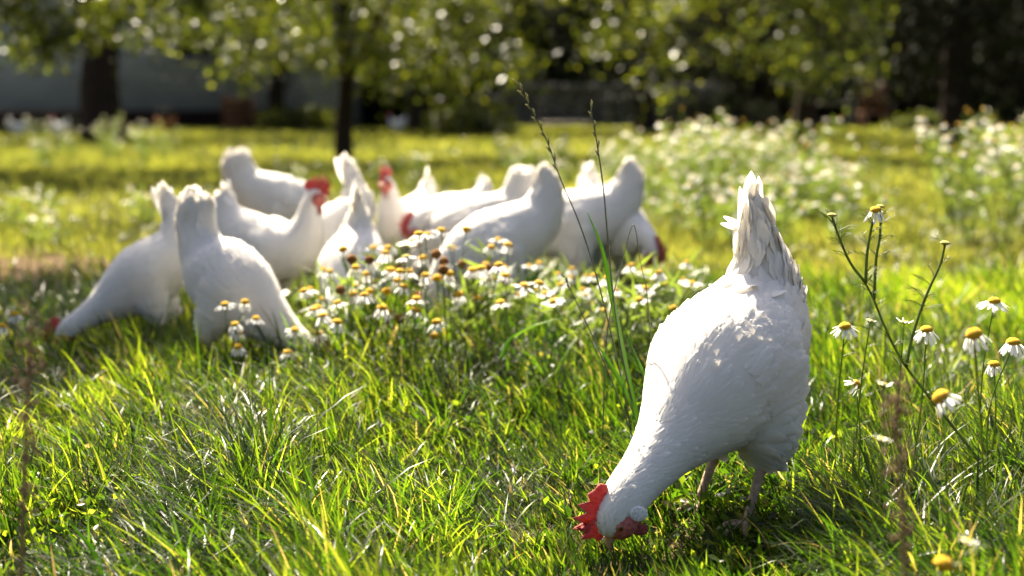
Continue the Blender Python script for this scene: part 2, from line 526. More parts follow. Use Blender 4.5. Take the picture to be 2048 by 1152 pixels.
tree('apple_tree', on_ground(688, 17), 4.2, .125, .95, .24, (0.45, 0, 2.6), (2.6, 2.2, 1.8), 18000, .09,
     'small fruit tree with slim dark trunk in the middle of the lawn', seed=11, n_clump=85, lean=(.02, 0), trunk_top=3.2)
tree('apple_tree', (-2.95, 6.1, 0), 4.2, .12, 1.5, .15, (.55, -.6, 2.55), (1.1, 1.8, 1.2), 13000, .07,  # tree out of view, crown placed and shaped to shade the lower left
     'unseen leafy tree just outside the left edge, shading the lower left', seed=23, n_clump=90, trunk_top=3.0, lean=(.3, -.1))
tree('apple_tree', (-5.7, 14.0, 0), 4.6, .13, 1.3, .19, (1.6, 0, 2.8), (2.8, 1.9, 1.7), 22000, .09,
     'leafy tree hanging in from the left before the grey house', seed=29, n_clump=110, trunk_top=3.4)
tree('apple_tree', on_ground(1610, 19), 5.0, .17, 1.6, .22, (-1.0, -.6, 2.75), (2.4, 2.0, 2.0), 15000, .085,
     'tree with bright glinting leaves right of the middle, dark trunk', seed=31, n_clump=100, trunk_top=4)
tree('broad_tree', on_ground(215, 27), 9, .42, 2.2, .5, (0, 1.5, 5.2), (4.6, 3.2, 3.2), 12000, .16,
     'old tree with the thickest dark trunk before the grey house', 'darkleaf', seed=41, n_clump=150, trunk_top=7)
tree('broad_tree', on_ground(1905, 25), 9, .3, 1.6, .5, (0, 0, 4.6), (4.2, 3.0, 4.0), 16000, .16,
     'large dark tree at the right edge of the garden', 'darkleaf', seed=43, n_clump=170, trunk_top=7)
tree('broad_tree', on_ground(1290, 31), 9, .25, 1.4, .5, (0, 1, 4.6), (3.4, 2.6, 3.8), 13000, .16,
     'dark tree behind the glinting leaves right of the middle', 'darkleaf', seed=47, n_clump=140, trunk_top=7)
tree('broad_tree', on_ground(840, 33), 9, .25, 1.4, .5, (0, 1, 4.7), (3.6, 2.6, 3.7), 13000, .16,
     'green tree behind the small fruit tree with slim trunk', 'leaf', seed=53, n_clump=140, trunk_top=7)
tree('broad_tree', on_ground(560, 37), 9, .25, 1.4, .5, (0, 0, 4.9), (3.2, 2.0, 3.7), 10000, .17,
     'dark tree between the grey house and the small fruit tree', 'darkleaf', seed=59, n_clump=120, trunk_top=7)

def bush(name, p, r, n, leaf, label, mat, seed, cat='bush', group=None):
    g = np.random.default_rng(seed)
    root = empty(name, p); tag(root, label, cat, group)
    d = g.normal(size=(60, 3)); d /= np.linalg.norm(d, axis=1)[:, None]; d[:, 2] = np.abs(d[:, 2])
    cl = d * np.array(r) * g.uniform(.5, 1, (60, 1)); cl[:, 2] += .05
    L = cl[g.integers(60, size=n)] + g.normal(size=(n, 3)) * min(r) * .18
    L[:, 2] = np.maximum(L[:, 2], .02)
    link('foliage', leaves_mesh('foliage', L, None, leaf, M[mat], g), root)
    b = MB()
    for k in range(9):
        e = Vector(cl[k]); b.tube(smooth_path([(0, 0, -.05), e * .5 + Vector((0, 0, .1 * r[2])), e], 3), [.02] * 6 + [.008], 5)
    link('stem', b.mesh('stem', [M['bark']]), root)
    return root
bush('round_bush', on_ground(945, 30), (1.0, .6, .75), 3500, .10, 'round green bush at the far lawn edge left of the bench', 'leaf', 61)
bush('round_bush', on_ground(600, 36), (1.2, .6, .55), 3000, .10, 'low bright bush far behind the slim tree trunk', 'leaf', 62)
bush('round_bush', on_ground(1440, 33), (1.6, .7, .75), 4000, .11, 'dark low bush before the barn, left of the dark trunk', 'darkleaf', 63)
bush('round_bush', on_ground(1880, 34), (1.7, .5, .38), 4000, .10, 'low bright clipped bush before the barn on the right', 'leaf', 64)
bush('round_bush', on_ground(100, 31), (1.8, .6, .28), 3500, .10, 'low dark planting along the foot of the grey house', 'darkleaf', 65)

# tall hedge along the back of the garden
def hedge():
    g = np.random.default_rng(71)
    root = empty('tall_hedge', (0, 47, 0)); tag(root, 'tall dark hedge closing off the back of the garden', 'hedge')
    b = MB()
    x = -40
    while x < 44:
        wdt = g.uniform(1.4, 2.4)
        if not (.3 < x < 2.2):
            b.ell((x, g.uniform(0, .4), 2.6 + g.uniform(-.3, .3)), (wdt, .9, 2.9 + g.uniform(-.4, .4)), None, 10, 8)
        x += wdt * .9
    link('hedge_mass', b.mesh('hedge_mass', [M['darkleaf']]), root)
    n = 26000
    L = np.stack([g.uniform(-40, 44, n), g.normal(-.7, .35, n), g.uniform(.05, 5.3, n)], 1)
    L = L[(L[:, 0] < .7) | (L[:, 0] > 1.9)]
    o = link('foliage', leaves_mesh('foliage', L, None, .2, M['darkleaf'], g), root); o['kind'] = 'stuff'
hedge()

# ------------------------------------------------------------------ hens
def loft(mb, st, nseg=20):
    P = [Vector((s[0], 0, s[1])) for s in st]
    n = len(P); V = []; F = []
    for i in range(n):
        t = (P[min(i + 1, n - 1)] - P[max(i - 1, 0)]).normalized()
        u = Vector((-t.z, 0, t.x))
        for k in range(nseg):
            a = 2 * math.pi * k / nseg
            V.append(P[i] + Vector((0, 1, 0)) * math.cos(a) * st[i][2] + u * math.sin(a) * st[i][3])
    for i in range(n - 1):
        for k in range(nseg):
            k2 = (k + 1) % nseg
            F.append([i * nseg + k, (i + 1) * nseg + k, (i + 1) * nseg + k2, i * nseg + k2])
    F.append(list(range(nseg))); F.append([(n - 1) * nseg + k for k in range(nseg)][::-1])
    mb.add(V, F)

def interp_st(st, n=4):
    out = []
    A = [Vector((s[0], s[1], 0)) for s in st]; B = [Vector((s[2], s[3], 0)) for s in st]
    pa, pb = smooth_path(A, n), smooth_path(B, n)
    return [(a.x, a.y, max(b.x, .003), max(b.y, .003)) for a, b in zip(pa, pb)]

POSES = {
 'peck': dict(st=[(-.064, .484, .003, .007), (-.078, .442, .014, .018), (-.086, .406, .027, .030), (-.093, .370, .043, .044), (-.091, .328, .066, .064),
              (-.063, .285, .096, .083), (-.022, .246, .110, .096), (.020, .212, .106, .098), (.062, .183, .086, .084), (.100, .158, .063, .064),
              (.137, .134, .046, .047), (.170, .113, .037, .038), (.199, .095, .032, .034), (.222, .078, .030, .033), (.238, .060, .0265, .029), (.245, .042, .019, .023), (.247, .032, .010, .013)],
              head=((.238, .061), -76), tail=((-.085, .385), 90), feet=(-.015, .015)),
 'fan': dict(st=[(-.108, .470, .016, .026), (-.116, .455, .029, .046), (-.122, .425, .037, .058), (-.121, .390, .040, .060), (-.113, .355, .050, .062), (-.096, .318, .068, .077),
              (-.062, .280, .098, .102), (-.020, .245, .108, .110), (.022, .212, .104, .105), (.062, .183, .088, .089), (.100, .158, .068, .069),
              (.137, .134, .052, .053), (.170, .113, .042, .043), (.199, .095, .035, .037), (.222, .078, .030, .033), (.238, .060, .0265, .029), (.245, .042, .019, .023), (.247, .032, .010, .013)],
              head=((.238, .061), -76), tail=((-.112, .385), 93), feet=(-.015, .015)),
 'graze': dict(st=[(-.170, .430, .014, .024), (-.176, .415, .031, .048), (-.176, .385, .040, .060), (-.166, .350, .046, .064), (-.140, .312, .062, .074), (-.095, .280, .086, .092),
              (-.040, .255, .100, .102), (.020, .235, .101, .103), (.075, .212, .086, .088), (.118, .185, .064, .066), (.150, .155, .048, .050), (.176, .125, .039, .041),
              (.196, .098, .032, .035), (.208, .075, .0265, .029), (.214, .057, .019, .023), (.216, .047, .010, .013)],
              head=((.208, .076), -70), tail=((-.165, .365), 108), feet=(-.01, .0)),
 'stand': dict(st=[(-.185, .425, .006, .018), (-.18, .385, .022, .042), (-.162, .338, .046, .062), (-.115, .290, .079, .085), (-.045, .252, .099, .100),
              (.025, .245, .100, .102), (.080, .265, .086, .088), (.112, .305, .062, .064), (.124, .345, .045, .046), (.129, .378, .034, .035),
              (.137, .402, .029, .030), (.150, .416, .025, .028), (.166, .416, .018, .021), (.176, .414, .010, .012)],
              head=((.150, .415), -6), tail=((-.165, .365), 108), feet=(.0, .0)),
 'lower': dict(st=[(-.165, .435, .006, .018), (-.165, .395, .022, .042), (-.152, .348, .046, .062), (-.110, .300, .079, .085), (-.045, .260, .099, .100),
              (.025, .238, .100, .102), (.085, .228, .086, .088), (.130, .226, .062, .064), (.165, .222, .046, .047), (.196, .210, .035, .036),
              (.216, .193, .029, .031), (.229, .172, .025, .028), (.235, .156, .018, .021), (.238, .147, .010, .012)],
              head=((.228, .173), -58), tail=((-.155, .375), 104), feet=(.0, .0)),
}

POSES['browse'] = dict(POSES['graze'])
POSES['browse']['st'] = [(-.176, .452, .005, .012), (-.178, .425, .014, .030), (-.176, .390, .027, .048), (-.164, .350, .042, .060)] + POSES['graze']['st'][4:]

def feather_mesh(name, p, n, t, L, W, lift, curl, mat, g):
    """feathers: base p, normal n, lying along t"""
    b = np.cross(n, t)
    rows = [(0, .45), (.35, 1.0), (.7, .92), (.92, .5), (1.0, .05)]
    Vs = []
    for u, w in rows:
        c = p + t * (L * u)[:, None] + n * (.0012 + L * (lift * u + curl * u * u))[:, None] if np.ndim(u) else \
            p + t * (L * u)[:, None] + n * (.0012 + L * (lift * u + curl * u * u))[:, None]
        sag = n * (-W * .16 * w)[:, None]
        Vs.append(c - b * (W * .5 * w)[:, None] + sag); Vs.append(c); Vs.append(c + b * (W * .5 * w)[:, None] + sag)
    V = np.stack(Vs, 1)                   # (n,15,3)
    m = len(p); k = 15
    base = (np.arange(m) * k)[:, None]
    F = []
    for r in range(len(rows) - 1):
        for s in range(2):
            a = r * 3 + s
            F.append(base + [a, a + 1, a + 4, a + 3])
    return np_mesh(name, V.reshape(-1, 3), np.concatenate(F), mat)

def hen_parts(pose, vox, nf, seed, big=False, turn=0.0):
    """mesh data of one hen pose: list of (name, mesh, kind)"""
    D = POSES[pose]
    g = np.random.default_rng(seed)
    st = interp_st(D['st'], 4)
    mb = MB(); loft(mb, st, 24)
    fx, fz = D['feet']
    hips = []
    for s in (-1, 1):
        hip = Vector((fx - .015, s * .052, .205)); hock = Vector((fx - .030 + s * .012, s * .050, .085))
        hips.append((s, hip, hock))
        pth = smooth_path([hip + Vector((.02, 0, .03)), hip.lerp(hock, .35) + Vector((.012, s * .004, 0)), hock.lerp(hip, .25), hock + Vector((0, 0, -.004))], 4)
        nn = len(pth)
        mb.tube(pth, [.055 * (1 - i / (nn - 1)) ** .8 + .0085 for i in range(nn)], 12)
        # folded wing as a low swelling of the flank
        c = Vector((-.022, s * .066, .256)) if pose in ('peck', 'fan') else Vector((-.03, s * .066, .256))
        ang = R(35) if pose in ('peck', 'fan') else R(8)
        mb.ell(c, (.098, .034, .056), Matrix.Rotation(s * R(14), 3, 'Z') @ Matrix.Rotation(ang, 3, 'Y'), 16, 10)
    tmp = bpy.data.objects.new('tmp', mb.mesh('tmp', [M['plume']])); C.objects.link(tmp)
    md = tmp.modifiers.new('r', 'REMESH'); md.mode = 'VOXEL'; md.voxel_size = vox
    md2 = tmp.modifiers.new('s', 'SMOOTH'); md2.factor = .5; md2.iterations = 7
    dg = bpy.context.evaluated_depsgraph_get()
    body = bpy.data.meshes.new_from_object(tmp.evaluated_get(dg))
    bpy.data.objects.remove(tmp)
    body.name = 'body'
    body.materials.clear(); body.materials.append(M['plume'])
    body.polygons.foreach_set('use_smooth', np.ones(len(body.polygons), bool))
    out = [('body', body, None)]
    # ---- feathers over the body
    body.calc_loop_triangles()
    co = np.empty(len(body.vertices) * 3, np.float32); body.vertices.foreach_get('co', co); co = co.reshape(-1, 3)
    vn = np.empty(len(body.vertices) * 3, np.float32); body.vertices.foreach_get('normal', vn); vn = vn.reshape(-1, 3)
    tri = np.empty(len(body.loop_triangles) * 3, np.int32); body.loop_triangles.foreach_get('vertices', tri); tri = tri.reshape(-1, 3)
    A = np.linalg.norm(np.cross(co[tri[:, 1]] - co[tri[:, 0]], co[tri[:, 2]] - co[tri[:, 0]]), axis=1)
    S = np.array([(s[0], 0, s[1]) for s in st]); T = np.gradient(S, axis=0); T /= np.linalg.norm(T, axis=1)[:, None]
    hd = np.array([D['head'][0][0], 0, D['head'][0][1]])
    def sample(n):
        # more, smaller feathers towards the neck
        cen = co[tri].mean(1)
        dh = np.linalg.norm(cen - hd, axis=1)
        w = A * (1 + 2.2 * np.exp(-(dh / .13) ** 2)); w = w / w.sum()
        f = g.choice(len(tri), n, p=w)
        r1 = np.sqrt(g.random(n))[:, None]; r2 = g.random(n)[:, None]
        bc = np.concatenate([1 - r1, r1 * (1 - r2), r1 * r2], 1)
        p = (co[tri[f]] * bc[..., None]).sum(1); nn_ = (vn[tri[f]] * bc[..., None]).sum(1)
        nn_ /= np.linalg.norm(nn_, axis=1)[:, None]
        si = np.argmin(((p[:, None] - S[None]) ** 2).sum(-1), 1)
        t = -T[si].copy(); t[:, 2] -= .25 * (p[:, 2] < .2); t += g.normal(size=t.shape) * .16
        t -= (t * nn_).sum(1)[:, None] * nn_; t /= np.linalg.norm(t, axis=1)[:, None]
        return p, nn_, t, np.linalg.norm(p - hd, axis=1), si / len(S)
    p, n_, t, dh, sf = sample(nf)
    fw = np.array([math.cos(R(D['head'][1])), 0, math.sin(R(D['head'][1]))]); uw = np.array([-fw[2], 0, fw[0]])
    rel = p - hd
    keep = ((dh > .047) | ((dh > .020) & ((rel @ fw < -.006) | (rel @ uw > .014)))) & (sf > .07) & (p[:, 2] > .100 if pose not in ('peck', 'fan') else (p[:, 2] > .1) | (p[:, 0] > .1))
    p, n_, t, dh, sf = p[keep], n_[keep], t[keep], dh[keep], sf[keep]
    L = np.interp(dh, [.03, .10, .2, .3, .45], [.012, .018, .030, .040, .045]) * g.uniform(.8, 1.25, len(p))
    W = L * np.interp(dh, [.03, .12, .25], [.42, .5, .72])
    fl = np.where(sf < .30, .05, .014)
    if big: fl = fl + .05 * np.clip(noise(p[:, 0] * 40, p[:, 2] * 40 + p[:, 1] * 40, 1) - .3, 0, 1)
    lift = fl * g.uniform(.3, 1.6, len(p))
    pl = feather_mesh('plumage', p, n_, t, L, W, lift, -.07 + .06 * g.random(len(p)) + np.where(sf < .30, .05, 0), M['plume'], g)
    out.append(('plumage', pl, 'stuff'))
    # ---- wings: long folded feathers on each flank
    for s in (-1, 1):
        q, qn, qt, qd, qs = sample(nf * 2)
        c = np.array([-.03, s * .1, .262])
        ax = np.array([-.80, 0, .55]) if pose in ('peck', 'fan') else np.array([-.99, 0, .12])
        ax = ax / np.linalg.norm(ax); up = np.array([ax[2], 0, -ax[0]])
        rel = q - c; a = rel @ ax; u = rel @ up
        k = (q[:, 1] * s > .055) & (a > -.085) & (a < (-.035 if pose in ('peck', 'fan') else .0)) & (np.abs(u) < .045)
        q, qn = q[k][:220], qn[k][:220]; a = a[k][:220]
        tt = np.tile(ax, (len(q), 1)) + g.normal(size=(len(q), 3)) * .05; tt -= (tt * qn).sum(1)[:, None] * qn; tt /= np.linalg.norm(tt, axis=1)[:, None]
        Lw = np.clip(.035 - a, .03, .048) * g.uniform(.85, 1.1, len(q))
        out.append(('wing', feather_mesh('wing', q + qn * .002, qn, tt, Lw, Lw * .36, np.full(len(q), .03), np.full(len(q), -.14), M['plume'], g), None))
    # ---- tail feathers, each its own
    (tx, tz), ta = D['tail']
    tip = np.array([D['st'][0][0], 0, D['st'][0][1]]); rs = D['st'][2]; rc = np.array([rs[0], 0, rs[1]])
    for k in range(13):
        ph = 2 * math.pi * k / 10
        base = rc + np.array([rs[3] * .8 * math.cos(ph), rs[2] * .85 * math.sin(ph), -.03 + .012 * g.normal()])
        aim = tip + g.normal(size=3) * np.array([.014, .004, .006]) + np.array([0, 0, .012])
        d = aim - base; dist = np.linalg.norm(d); d /= dist
        nn_ = np.array([math.cos(ph) * .25, math.sin(ph) + .3 * np.sign(math.sin(ph) + 1e-6), .15]); nn_ -= (nn_ @ d) * d; nn_ /= np.linalg.norm(nn_)
        L = np.array([dist * g.uniform(.82, 1.16)])
        if k in (10, 12):               # two feathers splayed out to the side
            d = np.array([.60, -.68, .22 + .28 * (k == 12)]); d /= np.linalg.norm(d)
            base = np.array([tip[0] - .004, -.004, tip[2] - .055]); nn_ = np.cross(d, np.array([0, 0, 1.0])); nn_ /= np.linalg.norm(nn_); L = np.array([.044])
        out.append(('tail_feather', feather_mesh('tail_feather', base[None], nn_[None], d[None], L, L * .22, np.array([.01]), np.array([-.02]), M['feather'], g), None))
    # ---- head
    (hx, hz), ha = D['head']
    hc = Vector((hx, 0, hz)); f = Vector((math.cos(R(ha)), 0, math.sin(R(ha)))); u = Vector((-f.z, 0, f.x))
    TR = Matrix.Rotation(turn, 3, 'Z')
    HM = TR @ Matrix(((f.x, 0, u.x), (0, 1, 0), (f.z, 0, u.z)))
    def H(a, b, c=0): return hc + TR @ (f * a + u * b + Vector((0, c, 0)))
    m = MB(); m.ell(H(.008, -.006), (.0250, .0292, .0265), HM, 18, 12); out.append(('face', m.mesh('face', [M['face_red']]), None))
    # comb: pointed plate with rounded thickness
    prof = [(.034, .010), (.041, .016), (.037, .024), (.043, .041), (.031, .033), (.031, .055), (.020, .040), (.015, .062), (.005, .042), (-.003, .057),
            (-.011, .041), (-.020, .047), (-.028, .040), (-.038, .034), (-.038, .024), (-.026, .017), (-.012, .016), (.006, .018), (.022, .014)]
    ck = 1.0 if big else 1.32
    prof = [(a * (1 + .6 * (ck - 1)), .014 + (b - .014) * ck) for a, b in prof]
    m = MB(); npnt = len(prof); cx, cz = .004, .027
    V = []
    for s, yy, sh in ((0, -.0032, .86), (1, -.0014, 1.0), (2, .0014, 1.0), (3, .0032, .86)):
        for (a, b) in prof:
            wob = .0035 * math.sin(a * 140) * (b - .016) / .04
            V.append(H(cx + (a - cx) * sh, cz + (b - cz) * sh, yy * (1 if b < .05 else .6) + wob))
    V.append(H(cx, cz, -.0042)); V.append(H(cx, cz, .0042))
    F = []
    for s in range(3):
        for i in range(npnt):
            j = (i + 1) % npnt
            F.append([s * npnt + i, s * npnt + j, (s + 1) * npnt + j, (s + 1) * npnt + i])
    for i in range(npnt):
        j = (i + 1) % npnt
        F.append([4 * npnt, j, i]); F.append([4 * npnt + 1, 3 * npnt + i, 3 * npnt + j])
    m.add(V, F); out.append(('comb', m.mesh('comb', [M['skin_red']]), None))
    m = MB(); m.tube(smooth_path([H(.026, .000), H(.040, .000), H(.050, -.006)], 3), [.0090, .0082, .0068, .0058, .0044, .0026, .0008], 10); bk = m.mesh('beak', [M['beak']])
    out.append(('beak', bk, None))
    for s in (-1, 1):
        m = MB(); m.ell(H(-.012, -.021, s * .0255), (.0108, .0030, .0132), HM, 14, 9); out.append(('earlobe', m.mesh('earlobe', [M['earlobe']]), None))
        m = MB(); m.ell(H(.012, -.034 - .008 * (ck - 1) / .32, s * .0100), (.0085 * ck, .0036 * ck, .0125 * ck * ck), HM @ Matrix.Rotation(s * R(10), 3, 'X'), 12, 8); out.append(('wattle', m.mesh('wattle', [M['skin_red']]), None))
        m = MB(); m.ell(H(.011, .001, s * .0275), (.0056, .0036, .0056), HM, 12, 8, 0); m.ell(H(.011, .001, s * .0296), (.0032, .0022, .0032), HM, 10, 6, 1)
        out.append(('eye', m.mesh('eye', [M['eye'], M['pupil']]), None))
    # ---- legs with four toes
    for s, hip, hock in hips:
        m = MB(); foot = Vector((fx + .008 + s * .02, s * .058, .012))
        m.tube(smooth_path([hock + Vector((.002, 0, .02)), hock, hock.lerp(foot, .5), foot], 3), [.0105, .0100, .0095, .0088, .0078, .0072, .0070, .0070, .0072, .0080], 9)
        for a, Lt in ((0, .062), (32, .050), (-32, .050), (172, .026)):
            d = Vector((math.cos(R(a)), math.sin(R(a)), 0))
            m.tube(smooth_path([foot, foot + d * Lt * .5 + Vector((0, 0, .003)), foot + d * Lt + Vector((0, 0, -.008))], 3), [.0068, .0058, .0054, .0052, .0045, .0036, .0012], 7)
        out.append(('leg', m.mesh('leg', [M['shank']]), None))
    return out

HEN = {'near': hen_parts('peck', .0045, 9000, 5, True, R(-32))}
for k, s in (('peck', 6), ('fan', 7), ('graze', 12), ('browse', 13), ('stand', 8), ('lower', 9)):
    HEN[k] = hen_parts(k, .008, 2200, s)

def hen(kind, px, d, yaw, label, s=1.0, roll=0.0, pitch=0.0, group='white hens feeding in the meadow', dz=0.0):
    x = (px - 1024) / FPX * d
    o = empty('white_hen', (x, d, gz(x, d) + dz), R(yaw), s)
    o.rotation_euler = (R(roll), R(pitch), R(yaw))
    if kind != 'near': o.scale = (s, s * .92, s)
    tag(o, label, 'hen', group)
    for nm, me, kd in HEN[kind]:
        c = link(nm, me, o)
        if kd: c['kind'] = kd
    return o
# yaw: 0 faces right, 90 away, 180 left, 270 to the camera
hen('near', 1450, 2.05, 226, 'large white hen in sharp focus pecking in the foreground grass')
hen('peck', 285, 3.35, 188, 'leftmost white hen pecking with its dark red head low at left', .80)
hen('fan', 468, 3.02, 336, 'big white hen beside the leftmost one, raised tail towards us, head hidden', .80)
hen('stand', 548, 3.85, -20, 'standing white hen with bright red comb and wattle, facing right', .85)
hen('graze', 575, 5.3, 2, 'white hen farthest back on the left with a rounded fan tail', 1.0)
hen('peck', 702, 3.55, 264, 'white hen left of the daisy clump, narrow cone of body below tail', .84)
hen('peck', 655, 4.2, 178, 'white hen half hidden behind the cone shaped hen, body showing left', .90)
hen('stand', 812, 4.6, 246, 'white hen looking at us with red face between two tails', .86)
hen('lower', 880, 4.5, 240, 'white hen bending its dark red face down behind the daisies', .97, pitch=-17)
hen('graze', 938, 4.4, 176, 'white hen with blunt tail, mostly hidden behind the large middle hen', .93)
hen('browse', 992, 3.75, 200, 'large white hen right behind the daisy clump, tail pointing up right', .92, pitch=3)
hen('browse', 1122, 4.3, 188, 'white hen behind the tall grass stems, facing left', .97, pitch=-6)
hen('lower', 1230, 4.4, 300, 'rightmost white hen of the flock with lowered red face turned to us', .92)
G2 = 'white hens far across the lawn'
hen('stand', 795, 31, 200, 'tiny white hen far off on the lawn right of the tree trunk', 1.0, group=G2)
hen('stand', 985, 31, 150, 'tiny white hen far off on the lawn left of the bench', 1.0, group=G2)
hen('stand', 45, 27, 20, 'tiny white hen far off at the left edge before the house', 1.0, group=G2)
hen('stand', 125, 27, 160, 'tiny white hen far off near the thick trunk at left', 1.0, group=G2)

# ------------------------------------------------------------------ grass (uncountable)
def blades(n, y0, y1, L0, L1, w0, w1, rows, g, half=.44, extra=.25):
    """arrays of blade positions and shape in a wedge of ground"""
    y = np.sqrt(g.uniform(y0 * y0, y1 * y1, n))
    x = g.uniform(-1, 1, n) * (half * y + extra)
    return x, y

def grass_layer(name, n, y0, y1, L, W, rows, seed, mat, lean_bias=.5, dens=None, lenf=None, tuft=0, tr=.03):
    g = np.random.default_rng(seed)
    x, y = blades(n, y0, y1, 0, 0, 0, 0, rows, g, .44 if y0 < 9 else .58)
    # tufts: pull the blades towards tuft centres
    keep = np.ones(n, bool)
    if dens is not None: keep &= g.random(n) < dens(x, y)
    x, y = x[keep], y[keep]; n = len(x)
    if tuft:
        nt = max(1, n // tuft); tx = x[:nt]; ty = y[:nt]
        ti = g.integers(nt, size=n); rr = np.abs(g.normal(0, 1, n)) * tr; ta = g.uniform(0, 6.283, n)
        loose = g.random(n) < .35
        x = np.where(loose, x, tx[ti] + rr * np.cos(ta)); y = np.where(loose, y, ty[ti] + rr * np.sin(ta))
        tl = np.where(loose, g.uniform(.35, .8, n), g.uniform(.6, 1.35, nt)[ti])
    else:
        tl = 1.0; ta = None
    ln = g.uniform(L[0], L[1], n) * (1 + .35 * noise(x, y, 4.5, 1.0)) * (1 + .25 * noise(x, y, 14, 5.0))
    ln = ln * tl
    if lenf is not None: ln = ln * lenf(x, y)
    ln = np.clip(ln, .012, None)
    w = g.uniform(W[0], W[1], n) * np.where(g.random(n) < .12, 1.5, 1.0)
    az = 2.6 + 1.1 * noise(x, y, 2.4, 3.0) + .7 * noise(x, y, 9, 4.0) + g.normal(size=n) * 1.05     # lean direction, mostly to the left
    lean = np.clip(.30 + lean_bias * (.35 + .4 * noise(x, y, 3.1, 7.0)) + g.normal(size=n) * .22, 0.02, 1.25)
    droop = np.clip(g.normal(.55, .35, n), 0, 1.6) * np.clip(ln / .12, .3, 1.3)
    z = ground_h(x, y) - .004
    fa = az + math.pi / 2 + g.normal(size=n) * .7           # direction across the blade
    P = np.stack([x, y, z], 1)
    Vs = []
    th = lean.copy()
    step = ln / rows
    side = np.stack([np.cos(fa), np.sin(fa), np.zeros(n)], 1)
    cx, sx = np.cos(az), np.sin(az)
    for r in range(rows + 1):
        u = r / rows
        wd = w * (.75 + .5 * u if u < .4 else .95 * (1 - ((u - .4) / .6) ** 1.6) + .02)
        if r < rows:
            Vs.append(P - side * wd[:, None] * .5); Vs.append(P + side * wd[:, None] * .5)
            P = P + np.stack([np.sin(th) * cx, np.sin(th) * sx, np.cos(th)], 1) * step[:, None]
            th = np.minimum(th + droop / rows * (1 + u), 2.3)
        else:
            Vs.append(P)
    k = 2 * rows + 1
    V = np.stack(Vs, 1).reshape(-1, 3)
    b = (np.arange(n) * k)[:, None]
    F4 = [b + [2 * r, 2 * r + 1, 2 * r + 3, 2 * r + 2] for r in range(rows - 1)]
    F3 = b + [2 * rows - 2, 2 * rows - 1, 2 * rows]
    rnd = np.clip(g.normal(.42, .22, n) + .16 * noise(x, y, 1.7, 9.0), 0, .88)
    dry = g.random(n) < .05
    rnd[dry] = g.uniform(.9, 1, dry.sum())
    Fs = ([np.concatenate(F4)] if F4 else []) + [F3]
    o = link(name, np_mesh(name, V, Fs, mat, True, attrs={'rnd': np.repeat(rnd, k)}))
    return o

def len_near(x, y):
    f = np.ones_like(x)
    # taller ridge in the middle, trodden short grass before and under the pecking hen
    f *= 1 + .08 * np.exp(-(((x - .0) / .5) ** 2 + ((y - 2.75) / .35) ** 2))
    f *= 1 - .62 * np.exp(-(((x - .17) / .24) ** 2 + ((y - 1.74) / .26) ** 2))
    f *= 1 - .38 * np.exp(-(((x - .27) / .16) ** 2 + ((y - 1.98) / .14) ** 2))
    return f
def bare(x, y):
    # worn earth patch at left behind the leftmost hen
    m = np.exp(-(((x + 1.75) / 1.0) ** 2 + ((y - 5.6) / 1.3) ** 2))
    return np.clip(1.0 - 1.35 * m * (0.75 + .5 * noise(x, y, 2.0)), .04, 1)
def bare_near(x, y):
    m = .5 * np.exp(-(((x - .27) / .15) ** 2 + ((y - 1.98) / .13) ** 2))
    return 1 - m

def all_grass():
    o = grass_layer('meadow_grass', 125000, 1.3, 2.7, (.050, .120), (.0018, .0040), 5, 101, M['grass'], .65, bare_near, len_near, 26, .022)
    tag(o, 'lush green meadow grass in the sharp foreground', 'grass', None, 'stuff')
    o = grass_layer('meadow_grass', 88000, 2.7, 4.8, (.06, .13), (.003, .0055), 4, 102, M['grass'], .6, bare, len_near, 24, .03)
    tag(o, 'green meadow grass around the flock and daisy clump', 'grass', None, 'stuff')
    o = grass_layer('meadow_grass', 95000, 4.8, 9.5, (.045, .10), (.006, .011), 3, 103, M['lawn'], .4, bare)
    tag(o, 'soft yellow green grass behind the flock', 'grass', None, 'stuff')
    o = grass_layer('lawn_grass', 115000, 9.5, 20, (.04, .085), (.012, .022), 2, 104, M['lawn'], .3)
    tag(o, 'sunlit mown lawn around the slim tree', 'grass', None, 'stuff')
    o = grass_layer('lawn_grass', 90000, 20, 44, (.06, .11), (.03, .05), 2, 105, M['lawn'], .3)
    tag(o, 'sunlit far lawn before the houses', 'grass', None, 'stuff')
all_grass()

def undergrowth():
    g = np.random.default_rng(120); n = 16000
    y = np.sqrt(g.uniform(1.4 ** 2, 3.4 ** 2, n)); x = g.uniform(-1, 1, n) * (.44 * y + .2)
    k = noise(x, y, 3.0, 11.0) + .25 * g.normal(size=n) > .15
    x, y = x[k], y[k]
    P = np.stack([x, y, ground_h(x, y) + g.uniform(.008, .05, len(x))], 1)
    o = link('clover_leaves', leaves_mesh('clover_leaves', P, None, .017, M['grass'], g))
    tag(o, 'small low leaves growing between the foreground grass blades', 'ground cover', None, 'stuff')
undergrowth()

